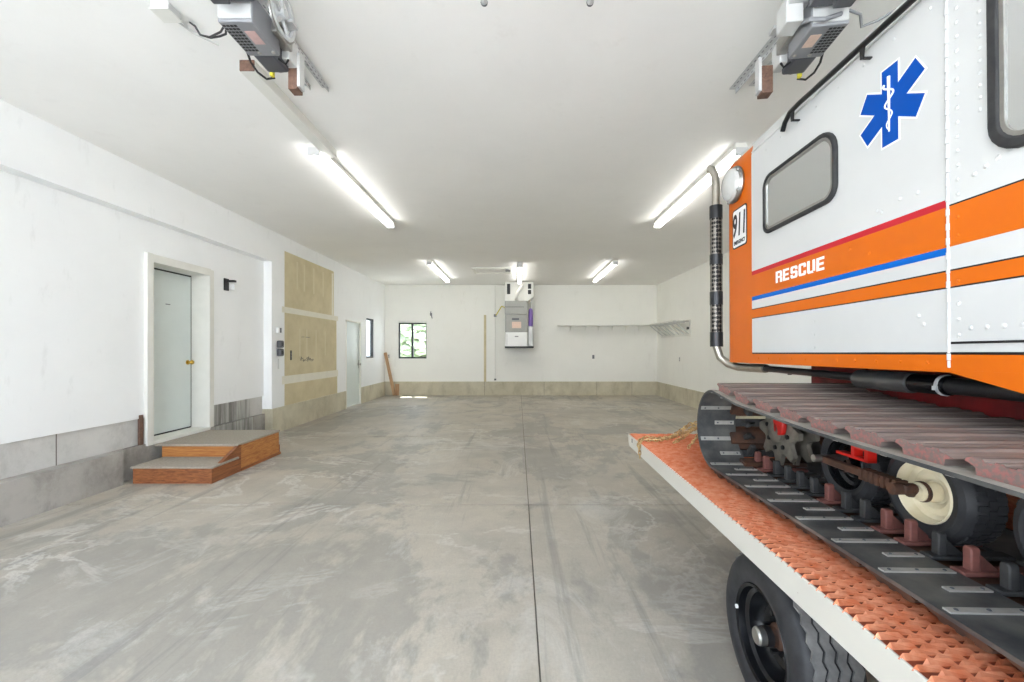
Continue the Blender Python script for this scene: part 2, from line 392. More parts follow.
MB().box((-3.13,YB+.04,1.145),(-2.76,YB+.046,2.13)).build('window_pane','glass',w2,O,smooth=0)

# ------------------------------------------------------------------ outside
MB().box((-70,-60,-.45),(70,90,-.2)).build('ground','ground',kind='structure',smooth=0)
def tree(x,y,r,h,label,seed):
    rnd=random.Random(seed); t=thing('tree',label,'tree',(x,y,-.2),'trees outside the windows')
    fo=MB()
    for k in range(260):
        a,b=rnd.uniform(0,2*PI),math.acos(rnd.uniform(-1,1)); q=r*rnd.uniform(.55,1)
        c=Vector((q*math.sin(b)*math.cos(a),q*math.sin(b)*math.sin(a),h+q*.95*math.cos(b)))
        s=rnd.uniform(.12,.26)*r
        fo.lathe([(s*.02,-s*.5),(s*.8,-s*.25),(s,0),(s*.7,s*.3),(s*.02,s*.5)],'z',c,5)
    fo.build('foliage','foliage',t,smooth=0)
    MB().tube([(0,0,0),(.08,0,h*.5),(0,.05,h)],[.16*r,.12*r,.06*r]).build('trunk','bark',t)
tree(-7.1,24.5,1.4,1.9,'bushy green tree outside, behind the left pane of the back window',1)
tree(-4.9,21.5,1.4,2.0,'bushy green tree outside, behind the right pane of the back window',2)
tree(-9.7,27,1.3,1.9,'green tree outside, seen through the narrow side window',3)

# ------------------------------------------------------------------ ceiling lights
def fixture(x,y0,y1,label,top=H):
    O=(x,(y0+y1)/2,top); t=thing('fluorescent_light',label,'ceiling light',O,'twin tube fluorescent ceiling lights')
    MB().prism([(x-.05,top),(x+.05,top),(x+.056,top-.05),(x+.02,top-.064),(x-.02,top-.064),(x-.056,top-.05)],y0,y1,'y').build('housing','trimw',t,O,smooth=0)
    for e in (y0,y1):
        MB().box((x-.055,e-.012,top-.115),(x+.055,e+.012,top-.045)).build('end_socket','greyl',t,O,bevel=.004)
    for s in (-1,1):
        tb=MB().tube([(x+s*.03,y0+.03,top-.092),(x+s*.03,y1-.03,top-.092)],.018,12).build('lamp_tube','tube',t,O)
        MB().tube([(x+s*.03,y0+.012,top-.092),(x+s*.03,y0+.032,top-.092)],.0185,12).build('tube_cap','greyd',tb,O)
    return t
fixture(-1.90,4.0,6.42,'lit twin-tube ceiling light over the left side, nearest on the left row')
fixture(2.08,4.0,6.42,'lit twin-tube ceiling light behind the exhaust stack of the white vehicle')
fixture(-1.90,9.2,11.65,'lit twin-tube ceiling light near the back window, left of three far ones')
fixture(2.08,9.2,11.65,'lit twin-tube ceiling light above the corner shelf, right of three far ones')
fixture(.04,9.5,11.95,'lit twin-tube ceiling light running up to the hanging furnace')
# painted board on the ceiling
tag(MB().box((-1.85,2.86,H-.075),(-1.75,4.15,H)).box((-1.849,2.852,H-.074),(-1.751,2.862,H-.001),1).build('ceiling_board',['trimw','brownwood'],org=(-1.8,3.5,H),bevel=.003),
    'white painted wooden board on the ceiling beside the left opener, brown cut end','board')
# access panel
O=(-.62,10.4,H); t=thing('ceiling_access_panel','white access panel with raised trim on ceiling left of the far middle light','panel',O)
MB().box((-1.05,10.1,H-.012),(-.2,10.72,H)).build('panel','ceil',t,O)
MB().ring([(-1.08,10.07),(-.17,10.07),(-.17,10.75),(-1.08,10.75)],[(-1.03,10.12),(-.22,10.12),(-.22,10.70),(-1.03,10.70)],H-.035,H,'z').build('panel_trim','trimw',t,O,smooth=0)
MB().box((-.30,10.2,H-.06),(-.18,10.34,H-.012)).build('latch','greyp',t,O)
# junction box
O=(-1.98,2.42,H); t=thing('junction_box','small white electrical box on the ceiling left of the left opener','electrical box',O)
MB().box((-2.03,2.37,H-.04),(-1.93,2.47,H+.003)).build('box','greyl',t,O,bevel=.008)
MB().box((-2.034,2.366,H-.046),(-1.926,2.474,H-.039)).build('cover_plate','trimw',t,O,bevel=.003)
MB().tube([(-2.0,2.46,H-.01),(-1.96,2.60,H-.012),(-1.88,2.70,H-.012)],.006,6).build('cable','greyl',t,O)
# track ends at top of the picture
for x,l in ((-.165,'left'),(.352,'right')):
    O=(x,2.12,3.07); t=thing('garage_door_track','grey steel door track end hanging from the ceiling, %s of the middle pair'%l,'door track',O,'garage door tracks at the top')
    MB().tube([(x,2.10,3.07),(x,1.95,3.072),(x,YF+.1,3.10)],.016,10).build('track_rail','galv',t,O)
    MB().dome((x,2.10,3.07),.018,.02,'y',1,10).build('end_cap','greyd',t,O)
    MB().box((x-.012,1.70,3.075),(x+.012,1.74,H)).build('hanger_strap','galv',t,O)
    MB().box((x-.012,-.9,3.085),(x+.012,-.86,H)).build('hanger_strap','galv',t,O)

# ------------------------------------------------------------------ garage door openers
def opener(cx,cy,mir,yaw,label):
    t=thing('garage_door_opener',label,'garage door opener',(cx,cy,H),'garage door openers on the ceiling',(0,0,yaw))
    X=lambda a:a*mir
    def bx(a,b): 
        x0,x1=sorted((X(a[0]),X(b[0]))); return ((x0,a[1],a[2]),(x1,b[1],b[2]))
    # gearcase housing: vent side is outboard (-x for left one)
    hs=MB().box(*bx((-.09,-.12,-.375),(.075,.12,-.235))); 
    house=hs.build('housing','greyp',t,bevel=.006)
    nf=MB().box(*bx((-.085,-.125,-.36),(.07,-.118,-.24))); nf.build('front_cover','greyl',house)
    v=MB()
    for i in range(9):
        for j in range(4): v.box(*bx((-.082+j*.018,-.10+i*.021,-.3765),(-.068+j*.018,-.088+i*.021,-.3745)))
    v.build('vent_slots','black',house,smooth=0)
    MB().box(*bx((.0,-.06,-.3768),(.05,.03,-.3745))).build('label','label' if mir<0 else 'redlab',house,smooth=0)
    for (a,b) in ((.055,.09),(-.02,.095)): MB().dome((X(a),b,-.375),.01,.006,'z',-1,10).build('screw','steel',house)
    # motor
    mo=MB().box(*bx((-.075,.12,-.37),(.045,.27,-.27))).build('motor','greyd',t,bevel=.014)
    MB().tube([(X(-.015),.27,-.32),(X(-.015),.29,-.32)],.035,14).build('motor_end','steel',mo)
    MB().box(*bx((-.065,.262,-.385),(-.045,.285,-.35))).build('wire_nut','yellow',mo,bevel=.004)
    # small control box and hanging wooden block
    MB().box(*bx((.035,.19,-.34),(.085,.29,-.21))).build('control_box','greyl',t,bevel=.006)
    wb0,wb1=(.035,.085) if mir>0 else (.085,.145)
    MB().box(*bx((wb0,.27,-.455),(wb1,.34,-.30))).build('wood_block','brownwood',t,bevel=.003)
    MB().box(*bx((wb1,.272,-.44),(wb1+.015,.328,-.25))).build('clamp_plate','greyl',t)
    MB().box(*bx((.05,.04,-.30),(.10,.20,-.22))).build('gear_arm','steel',t,bevel=.006)
    if mir<0:
        MB().box(*bx((.10,-.10,-.325),(.18,.01,-.20))).build('relay_box','greyl',t,bevel=.006)
    # chain sprocket wheel (plane x = const)
    wx=X(.115); pr=[]
    n=40; ro=.115; wy=.03; wz=-.225
    wx=X(.125)
    outer=[(wy+ro*math.cos(2*PI*i/n),wz+ro*math.sin(2*PI*i/n)) for i in range(n)]
    inner=[(wy+(ro-.02)*math.cos(2*PI*i/n),wz+(ro-.02)*math.sin(2*PI*i/n)) for i in range(n)]
    wh=MB().ring(outer,inner,min(wx,wx+X(.02)),max(wx,wx+X(.02)),'x')
    for k in range(5):
        a=2*PI*k/5+.3; wh.cbox((wx+X(.01),wy+.055*math.cos(a),wz+.055*math.sin(a)),(.012,.11,.018),0,Matrix.Rotation(a,3,'X'))
    wh.tube([(wx-.015,wy,wz),(wx+.03,wy,wz)],.024,14)
    if mir>0: wh.build('chain_wheel','galv',t)
    if mir>0: MB().tube([(wx+X(.01),wy+(ro+.006)*math.cos(2*PI*i/36),wz+(ro+.006)*math.sin(2*PI*i/36)) for i in range(36)],.007,6,closed=True).build('chain','steel',t)
    MB().box(*bx((-.09,-.30,-.30),(.10,-.14,-.22))).box(*bx((-.05,-.28,-.36),(.03,-.20,-.30))).build('brake_unit','greyd',t,bevel=.006)
    # slotted angle irons on the ceiling + hangers
    def angle(x0,y0,x1,y1,z,name):
        d=Vector((x1-x0,y1-y0,0)); L=d.length; R=Matrix.Translation((x0,y0,z))@Matrix.Rotation(math.atan2(d.y,d.x),4,'Z')
        a=MB().box((0,-.025,-.004),(L,.025,0),0,R).box((0,-.025,-.035),(L,-.021,0),0,R)
        k=.03
        while k<L-.03:
            a.box((k,.002,-.0048),(k+.022,.010,-.0038),1,R); a.box((k,-.0258,-.022),(k+.022,-.0205,-.014),1,R); k+=.045
        return a.build(name,['galv','greyp'],t,smooth=0)
    sk_=.139 if mir<0 else 0
    angle(X(-.08)+.6*sk_,-.6,X(-.08)-1.0*sk_,1.0,-.004,'slotted_angle'); 
    angle(X(-.19)+.6*sk_,-.6,X(-.19)-.95*sk_,.95,-.02,'slotted_rail')
    for y in (-.11,.08):
        MB().box((X(.06)-.018,y,-.24),(X(.06)+.018,y+.004,0)).build('hanger','galv',t,smooth=0)
    for y in (-.09,.09):
        MB().box((X(-.06)-.018,y,-.24),(X(-.06)+.018,y+.004,0)).build('hanger','galv',t,smooth=0)
    MB().box(*bx((-.10,-.12,-.24),(.17,-.06,-.225))).box(*bx((-.10,.06,-.24),(.17,.12,-.225))).build('mount_plate','galv',t)
    MB().tube([(X(-.085),.09,-.36),(X(-.10),.15,-.385),(X(-.105),.22,-.395),(X(-.09),.28,-.395),(X(-.055),.30,-.375)],.006,8).build('cable','black',t)
    MB().tube([(X(.04),.16,-.36),(X(.065),.19,-.37),(X(.075),.2,-.34)],.006,8).build('cable','black',t)
    return t
oL=opener(-1.33,2.15,1,0,'grey garage door opener with chain wheel on the ceiling at upper left')
w=MB(); w.tube([(-.09,-.08,-.31),(-.12,-.03,-.33),(-.17,.02,-.32),(-.26,.07,-.31),(-.34,.11,-.27),(-.45,.22,-.14),(-.60,.38,0)],.005,8); w.tube([(-.09,-.06,-.33),(-.13,.0,-.345),(-.18,.03,-.335),(-.27,.09,-.30),(-.34,.11,-.27)],.005,8); w.build('wire','black',oL)
oR=opener(1.50,2.17,-1,math.radians(-8),'grey garage door opener on the ceiling at upper right, above the vehicle')
MB().tube([(.10,-.10,-.30),(.16,-.08,-.31),(.20,-.02,-.33),(.26,-.04,-.32),(.36,-.05,-.27),(.62,.0,0)],.007,8).build('conduit','greyp',oR)
MB().tube([(.05,-.125,-.33),(-.03,-.14,-.36),(-.08,-.12,-.34),(-.10,-.04,-.30)],.011,8).build('conduit','greyp',oR)
tag(MB().tube([(2.05,1.75,H),(2.045,1.75,2.95),(2.05,1.75,2.62)],.005,6).build('pull_cord','pink',org=(2.05,1.75,H)),'thin red cord hanging from the ceiling by the right opener','cord')

# ------------------------------------------------------------------ left wall things
O=(-3.6,4.8,0); t=thing('wooden_step','low wooden step and landing with grey carpet top at the near left door','steps',O)
xa,xb=-3.985,-3.17
MB().box((-4.06,4.80,.29),(xb+.04,5.66,.315)).build('landing_top','carpet',t,O,bevel=.006)
MB().box((xa,4.815,.165),(xb-.02,4.835,.29)).build('upper_riser','ply',t,O)
MB().box((-3.955,4.385,.155),(xb+.06,4.80,.178)).build('step_tread','carpet',t,O,bevel=.006)
MB().box((-3.94,4.40,0),(xb+.035,4.42,.155)).build('lower_riser','plyd',t,O)
MB().prism([(4.80,0),(5.64,0),(5.64,.29),(4.82,.29),(4.80,.28)],xb+.012,xb+.034,'x').build('side_panel','ply',t,O)
MB().prism([(4.395,0),(4.86,0),(4.86,.27),(4.80,.27),(4.56,.155),(4.395,.155)],xb+.018,xb+.04,'x').build('step_side','plyd',t,O)
MB().prism([(4.50,.170),(4.56,.162),(4.87,.296),(4.82,.304)],xb+.010,xb+.046,'x').build('corner_trim','plyd',t,O)
MB().box((xb+.034,4.86,0),(xb+.048,5.66,.03)).box((xb-.02,5.64,0),(xb+.03,5.67,.12)).build('base_trim','plyd',t,O)
O=(-4.11,6.08,2.3); t=thing('wall_bracket','small black bracket with an arm on white wall right of the near door','bracket',O)
MB().box((-4.11,6.0,2.20),(-4.09,6.09,2.37)).build('back_plate','blackm',t,O,bevel=.004)
MB().box((-4.09,6.04,2.32),(-3.985,6.09,2.35)).build('arm','blackm',t,O,bevel=.004)
MB().box((-4.075,6.10,2.22),(-4.02,6.12,2.30)).build('paper_tag','white',t,O)
O=(XL,7.12,1.69); t=thing('control_box','small white wall control box above the dark keypad','control',O)
MB().box((XL,7.06,1.64),(XL+.05,7.16,1.74)).build('box','white',t,O,bevel=.006); MB().box((XL+.05,7.10,1.65),(XL+.054,7.14,1.73)).build('switch','greyd',t,O)
O=(XL,7.16,1.36); t=thing('keypad','dark grey double wall button under the white control box','keypad',O)
MB().box((XL,7.08,1.40),(XL+.07,7.20,1.52)).build('upper_button_box','greyd',t,O,bevel=.02); MB().box((XL,7.08,1.26),(XL+.07,7.20,1.385)).build('lower_button_box','greyd',t,O,bevel=.02)
MB().box((XL+.07,7.11,1.43),(XL+.078,7.17,1.49)).build('button','black',t,O,bevel=.004); MB().box((XL+.07,7.11,1.29),(XL+.078,7.17,1.35)).build('button','black',t,O,bevel=.004)
MB().box((XL,7.12,1.05),(XL+.012,7.14,1.22)).build('cable','greyl',t,O)
def outlet(c,ax,label,mat='trimw',slot='greyd',w=.07,h=.115):
    t=thing('outlet',label,'wall outlet',c,'wall outlets'); x,y,z=c
    if ax=='y':
        MB().box((x-w/2,y-.008,z-h/2),(x+w/2,y,z+h/2)).build('cover_plate',mat,t,c,bevel=.003)
        for dz in (-.025,.025): MB().box((x-.014,y-.011,z+dz-.014),(x+.014,y-.007,z+dz+.014)).build('socket',slot,t,c)
    else:
        s=1 if x<0 else -1
        xs=sorted((x,x+s*.008)); MB().box((xs[0],y-w/2,z-h/2),(xs[1],y+w/2,z+h/2)).build('cover_plate',mat,t,c,bevel=.003)
        xs=sorted((x+s*.007,x+s*.011))
        for dz in (-.025,.025): MB().box((xs[0],y-.014,z+dz-.014),(xs[1],y+.014,z+dz+.014)).build('socket',slot,t,c)
outlet((2.25,YB,1.15),'y','small outlet on the back wall under the long shelf','greyp','black')
outlet((XR,11.05,1.12),'x','small outlet on the right wall under the slanted shelf braces','greyl')
outlet((-3.86,YB,1.17),'y','small outlet on the back wall left of the window')
outlet((XL,7.53,1.27),'x','narrow black outlet on the bare drywall','black','greyd',.05,.17)
O=(-2.6,YB,2.45); t=thing('wall_hook','small grey hook on the back wall above right of the window','hook',O)
MB().box((-2.63,YB-.01,2.38),(-2.57,YB,2.46)).build('hook_plate','greyp',t,O); MB().tube([(-2.6,YB-.01,2.5),(-2.6,YB-.06,2.48),(-2.57,YB-.07,2.36),(-2.56,YB-.03,2.30)],.012,8).build('hook_arm','greyp',t,O)
tag(MB().cbox((0,0,0),(.09,.022,1.30),0).build('wooden_plank','board',loc=(-3.80,12.745,.645),bevel=.003),'long narrow raw wood plank leaning in the back left corner','plank').rotation_euler=(math.radians(-3),math.radians(-13),0)
tag(MB().cbox((0,0,0),(.12,.02,.34),0).build('wood_offcut','board',loc=(-3.60,12.81,.172),bevel=.003),'short wood offcut standing at the foot of the leaning plank','plank').rotation_euler=(math.radians(-4),0,0)

# ------------------------------------------------------------------ furnace
O=(0,12.45,1.41); t=thing('hanging_furnace','tall grey and white furnace hung high on the back wall','furnace',O)
x0,x1,yf=-.37,.27,12.10
pl=MB().prism([(x0,3.28),(.44,3.28),(.44,2.86),(.30,2.74),(x0,2.74)],12.12,12.8,'y').build('plenum','trimw',t,O,bevel=.006)
MB().box((x0+.06,12.112,2.93),(x0+.15,12.121,3.22)).build('vent','black',pl,O); 
MB().box((.28,12.112,3.08),(.37,12.121,3.22)).build('vent','black',pl,O); MB().box((.28,12.112,2.93),(.37,12.121,3.05)).build('vent','black',pl,O)
MB().box((x0,yf,2.36),(x1,12.8,2.74)).build('coil_cabinet','furn',t,O,bevel=.006)
MB().box((x0,yf-.002,2.56),(x1-.1,yf,2.575)).build('seam','greyd',t,O)
cb=MB().box((x0+.01,yf,1.86),(x1,12.8,2.355)).build('burner_cabinet','furn',t,O,bevel=.006)
MB().box((x0+.2,yf-.004,1.97),(x0+.46,yf,2.15)).build('label','label',cb,O,smooth=0)
MB().box((x0+.2,yf-.006,2.2),(x0+.4,yf,2.25)).build('handle','greyd',cb,O)
lp=MB().box((x0+.01,yf-.02,1.46),(x1-.01,12.8,1.855)).build('blower_cabinet','white',t,O,bevel=.008)
MB().box((x0+.28,yf-.025,1.72),(x0+.38,yf-.02,1.75)).build('badge','greyp',lp,O); MB().box((x0+.05,yf-.023,1.50),(x0+.07,yf-.019,1.81)).build('grip','greyl',lp,O)
MB().box((x0,yf-.03,1.41),(.44,12.82,1.458)).build('base_shelf','black',t,O)
MB().tube([(.36,12.22,2.03),(.36,12.22,2.42),(.36,12.22,2.50),(.36,12.22,2.54)],[.065,.065,.055,.02],16).build('purple_tank','purple',t,O,label='purple tank')
MB().box((.285,12.15,1.46),(.43,12.4,2.03)).build('side_duct','greyl',t,O,bevel=.02)
MB().tube([(.36,12.3,2.5),(.36,12.3,2.72)],.02,8).build('side_pipe','steel',t,O)
MB().tube([(.1,12.06,3.18),(.07,12.02,3.08),(-.03,12.02,2.93),(-.05,12.05,2.82),(-.05,12.13,2.78)],.05,12).build('flue_pipe','trimw',t,O)
for x in (x0+.03,.40): MB().box((x-.012,12.45,1.41),(x+.012,12.475,H)).build('support_strap','galv',t,O)
# gas pipe
O=(-.68,YB-.04,.5); t=thing('gas_pipe','thin white pipe with valve on the back wall left of the furnace','pipe',O)
MB().tube([(-.68,YB-.04,.47),(-.68,YB-.04,2.36),(-.68,YB-.04,H-.03)],.013,8).build('riser','trimw',t,O)
MB().box((-.72,YB-.07,2.34),(-.64,YB-.0005,2.42)).build('valve','greyp',t,O,bevel=.01)
MB().tube([(-.66,YB-.06,2.38),(-.58,YB-.12,2.50),(-.48,12.62,2.64),(-.39,12.6,2.60)],.014,8).build('flex_line','yellow',t,O,label='yellow flexible gas line')
MB().box((-.71,YB-.06,.45),(-.65,YB-.0005,.50)).build('pipe_cap','greyd',t,O)

# ------------------------------------------------------------------ corner shelf
O=(2.5,YB,2.07); t=thing('back_wall_shelf','long thin white shelf on the back wall right of the furnace','shelf',O)
MB().box((1.17,12.42,2.06),(XR,YB,2.085)).build('shelf_board','trimw',t,O)
MB().box((1.20,YB-.02,1.97),(XR,YB,2.06)).build('wall_cleat','wall',t,O)
for x in (1.55,2.0,2.4,2.8,3.2,3.6): MB().prism([(YB-.2,2.06),(YB-.02,2.06),(YB-.02,1.93)],x-.008,x+.008,'x').build('bracket','wall',t,O)  # wall-coloured wedges added in place of faint shadow marks below the shelf
O=(XR,11.4,2.07); t=thing('side_wall_shelf','short slatted white shelf with diagonal braces on the right wall corner','shelf',O)
for k in range(4): MB().box((3.745+k*.105,10.38,2.06),(3.815+k*.105,12.40,2.082)).build('slat','trimw',t,O)
for k in range(7):
    y=10.42+k*.31; MB().tube([(3.76,y,2.055),(XR-.02,y,1.75)],.014,6).build('diagonal_brace','greyl',t,O); MB().box((3.75,y-.012,2.035),(XR,y+.012,2.058)).build('crossbar','greyl',t,O)
MB().box((XR-.02,10.36,1.70),(XR,12.42,1.78)).build('wall_cleat','trimw',t,O); MB().box((XR-.015,10.34,1.68),(XR,10.40,2.09)).build('end_cleat','trimw',t,O)
MB().box((XR-.04,10.44,1.86),(XR-.0,10.50,1.92)).build('clip','black',t,O)

# ------------------------------------------------------------------ trailer + vehicle frame
TH=math.atan(13/430); PT=.0086
RM=Matrix.Rotation(-TH,4,'Z')@Matrix.Rotation(-PT,4,'X')
def vroot(name,label,cat,base,group=None):
    o=thing(name,label,cat,RM@Vector(base),group); o.rotation_euler=(-PT,0,-TH); return o
UD,ZD=.76,.7556
TB=(2.0,1.2,ZD-.09); tr=vroot('flatbed_trailer','flatbed trailer with orange grating deck and white side rail under the vehicle','trailer',TB)
V0,V1,UR=-1.7,3.38,3.24
MB().box((UD+.006,V0,.736),(UR-.03,V1-.02,.743)).build('deck_plate','deckb',tr,TB,smooth=0)
st=MB(); rnd=random.Random(3)
pv,pu=.0160,.070
nv=int((V1-.1-.02)/pv); nu=int((UR-UD-.01)/pu)
for i in range(nv):
    v=.1+i*pv
    for j in range(nu):
        u=UD+.004+j*pu+(pu/2 if i%2 else 0)
        if u>2.1 and v<2.6 or u+.07>UR: continue
        a=u-.008; b=u+.066; m=(a+b)/2; z=.7435; h_=.0095+rnd.uniform(-.0015,.002)
        st.add([(a,v+.004,z),(m-.022,v,z),(m+.022,v,z),(b,v+.004,z),(m+.022,v+.0100,z+h_),(m-.022,v+.0100,z+h_),(m+.022,v+.0130,z+.002),(m-.022,v+.0130,z+.002)],
               [(0,1,2,3,4,5),(0,5,7),(3,6,4),(5,4,6,7)])
st.build('deck_grating','deck',tr,TB,smooth=0)
sr=MB().prism([(V0,ZD-.099),(V1-.03,ZD-.099),(V1-.005,ZD-.07),(V1,ZD-.06),(V1,ZD-.010),(V0,ZD-.010)],UD,UD+.007,'x')
sr.build('side_rail','fascia',tr,TB,bevel=.002)
MB().box((UD-.001,V1-.14,ZD-.055),(UD+.001,V1-.115,ZD-.025)).build('rail_slot','black',tr,TB,label='dark slot in the rail end')
MB().prism([(V0,ZD-.099),(V1,ZD-.099),(V1,ZD),(V0,ZD)],UR-.03,UR,'x').build('side_rail','fascia',tr,TB,bevel=.002)
MB().box((UD+.007,V0,ZD-.099),(UD+.03,V1-.01,.735)).build('rail_flange','fascia',tr,TB)
MB().box((UD+.03,V1-.04,ZD-.1),(UR-.03,V1,ZD-.021)).build('front_rail','fascia',tr,TB)
MB().box((UD+.03,V0,ZD-.1),(UR-.03,V0+.04,ZD-.008)).build('rear_rail','fascia',tr,TB)
for u in (1.32,2.62): MB().box((u-.05,V0+.05,.52),(u+.05,V1-.05,.70)).build('frame_beam','fascia',tr,TB)
MB().box((1.92,V1-.6,.55),(2.08,4.9,.67)).build('tongue','fascia',tr,TB)
MB().box((1.95,4.7,.1),(2.05,4.8,.56)).build('jack_leg','greyd',tr,TB)
def trailer_wheel():
    w=bpy.data.objects.new('trailer_wheel',None); C.objects.link(w); w.parent=tr
    R=.365; W=.21
    prof=[(.215,.012),(.232,-.004),(.27,-.012),(.315,-.008),(.342,.006),(.356,.022),(R-.008,.030),(R-.008,W-.030),(.342,W-.006),(.27,W+.006),(.215,W-.01)]
    tire=MB().lathe(prof,'x',(0,0,0),56).build('tire','tire',w)
    tb=MB(); n=72
    for (a,b) in ((.026,.060),(.070,.100),(.110,.140),(.150,.184)):
        vs=[]; 
        for k in range(n):
            dx=.0055*(1 if k%2 else -1); th=2*PI*k/n
            for (x,r_) in ((a+dx,R-.009),(a+dx,R),(b+dx,R),(b+dx,R-.009)): vs.append((x,r_*math.cos(th),r_*math.sin(th)))
        fs=[]
        for k in range(n):
            j=(k+1)%n
            for q in range(3): fs.append((k*4+q,k*4+q+1,j*4+q+1,j*4+q))
        tb.add(vs,fs)
    tb.build('tread','treadr',tire,smooth=20)
    rim=MB().lathe([(.216,.014),(.226,.004),(.220,-.002),(.206,.004),(.200,.03),(.182,.04),(.176,.075),(.160,.095),(.130,.08),(.095,.095),(.062,.11),(.001,.11)],'x',(0,0,0),48).build('rim','rimk',w)
    hb=MB().lathe([(.062,.11),(.056,.07),(.044,.06),(.043,.02)],'x',(0,0,0),24).build('hub','rust',w)
    MB().lathe([(.044,.045),(.044,.02)],'x',(0,0,0),24).build('hub_band','black',hb)
    MB().lathe([(.040,.02),(.040,-.005),(.034,-.012),(.001,-.014)],'x',(0,0,0),24).build('hub_cap','steel',hb)
    for k in range(5):
        a=2*PI*k/5; MB().tube([(.088,.095*math.cos(a),.095*math.sin(a)),(.062,.095*math.cos(a),.095*math.sin(a))],.012,6).build('lug_nut','rimk',rim)
    MB().tube([(.0,.205,.02),(-.008,.205,.02)],.010,10).build('valve_stem','white',rim)
    return w
UW=.86
w0=trailer_wheel()
for i,(u,v) in enumerate(((UW,1.650),(UW,.92),(UR-.10,1.650),(UR-.10,.92))):
    w=w0 if i==0 else dup(w0,tr)
    w.location=Vector((u,v,.303+PT*(v))) - Vector(TB)+Vector((0,0,-.012))
    w.scale=(.95,.805,.805)
    if u>2: w.rotation_euler=(0,0,PI)
for v in (1.650,.92): MB().tube([(UW+.1,v,.31),(UR-.2,v,.31)],.035,12).build('axle','rust',tr,TB)
for u in (1.32,2.62):
    MB().tube([(u,.54,.53),(u,.92,.36),(u,1.285,.51),(u,1.65,.36),(u,2.03,.53)],.025,8).build('leaf_spring','rust',tr,TB)

# ------------------------------------------------------------------ rescue snow vehicle
UB=1.30; SB=(2.0,1.0,.76)
sn=vroot('rescue_snowcat','white and orange tracked rescue snow vehicle on the trailer at right','snow vehicle',SB)
# shell
VS,VE,VC=1.365,2.557,2.88
zl=[1.315,1.370,1.378,1.576,1.581,1.629,1.634,1.682,1.705,1.831,1.836,1.855,2.54]
#    orange | blk | white | blk | orange| blk |white|blue|orange|red|white
matsA=['orange','blackm','wpaint','blackm','orange','blackm','wpaint','blue','orange','redst','redst','wpaint']
matsB=['orange','blackm','wpaint','blackm','orange','blackm','wpaint','wpaint','orange','blackm','wpaint','wpaint']
ml=['wpaint','orange','blackm','redst','blue']
path=[(UB,-1.2,'B'),(UB,VS,'A'),(UB,VE,'O'),(UB,VC-.06,'O')]
ca=[]
for k in range(1,7):
    a=PI/2*k/6; ca.append((UB+.12-.12*math.cos(a),VC-.06+.12*math.sin(a),'W' if k>1 else 'O'))
path+=ca
path+=[(2.58,VC+.06,'W')]
for k in range(1,7):
    a=PI/2*k/6; path.append((2.58+.12*math.sin(a),VC+.06-.12+.12*math.cos(a),'W'))
path+=[(2.7,-1.2,'W')]
n=len(path); sh=MB()
cen=Vector((2.0,.8,0))
def ringpts(off,z):
    out=[]
    for (u,v,_) in path:
        uu=max(min(u,2.7-off),UB+off); vv=max(min(v,VC+.06-off),-1.2+off)
        out.append((uu,vv,z))
    return out
rings=[ringpts(0,z) for z in zl]+[ringpts(.012,2.60),ringpts(.05,2.65),ringpts(.13,2.68)]
vs=[p for r in rings for p in r]; fs=[]
sh.v=[Vector(p) for p in vs]
for j in range(len(rings)-1):
    for i in range(n):
        k=(i+1)%n; seg=path[i][2]
        if i==n-1: seg='W'
        if j>=len(zl)-1: mt='wpaint' if seg!='O' or j>len(zl)-1 else 'orange'
        else: mt={'A':matsA[j],'B':matsB[j],'O':'orange','W':'wpaint'}[seg]
        sh.f.append([j*n+i,j*n+k,(j+1)*n+k,(j+1)*n+i]); sh.m.append(ml.index(mt))
sh.f.append(list(range(n))[::-1]); sh.m.append(2)
o=(len(rings)-1)*n; sh.f.append([o+i for i in range(n)]); sh.m.append(0)
sh.build('body_shell',ml,sn,SB,smooth=30)
# door lower panel of the cab
MB().prism([(VS-.005,1.322),(VS-.005,1.314),(1.163,1.268),(.74,1.17),(-.2,1.17),(-.2,1.322)],UB-.0015,UB+.025,'x').build('cab_lower_panel','orange',sn,SB,smooth=0)
# panel overlap strip and hinge
hg=MB(); z=1.33; k=0
while z<2.54:
    r=.0055 if k%2 else .004
    hg.tube([(UB-.001,VS,z),(UB-.001,VS,z+.021)],r,8); z+=.0225; k+=1
hg.build('door_hinge','wpaint',sn,SB)
MB().box((UB-.003,.6,1.403),(UB+.001,VS-.008,1.410)).build('door_gap','black',sn,SB,smooth=0,label='dark gap under the cab door')
MB().box((UB-.004,-.6,2.546),(UB+.01,1.32,2.551)).build('drip_edge','greyd',sn,SB,smooth=0)
MB().box((UB-.004,1.38,2.552),(UB+.003,2.55,2.557)).build('roof_seam','wpaint',sn,SB,smooth=0)
# rivets
def rivets(pts,mat,r=.007):
    first=None
    for (v,z) in pts:
        if first is None: first=MB().dome((0,0,0),r,r*.55,'x',-1,8,2).build('rivet',mat,sn); o=first
        else: o=first.copy(); C.objects.link(o)
        o.location=Vector((UB,v,z))-Vector(SB)
rivets([(1.335,1.43+.048*i) for i in range(3)]+[(1.335,1.86+.044*i) for i in range(15)],'wpaint')
rivets([(1.335,1.595),(1.335,1.735),(1.335,1.79)],'orange',.006)
rivets([(1.268,2.08+.036*i) for i in range(11)],'wpaint',.0065)
rivets([(1.285-.032*i,1.90+.010*i) for i in range(5)],'wpaint',.008)
rivets([(1.30-.045*i,1.45) for i in range(4)],'wpaint',.008)
rivets([(1.44+.105*i,1.345) for i in range(11)],'orange',.006)
rivets([(1.42+.14*i,2.50) for i in range(8)],'wpaint',.006)
rivets([(2.0,1.40+.06*i) for i in range(3)]+[(2.0,2.05+.07*i) for i in range(6)],'wpaint',.005)
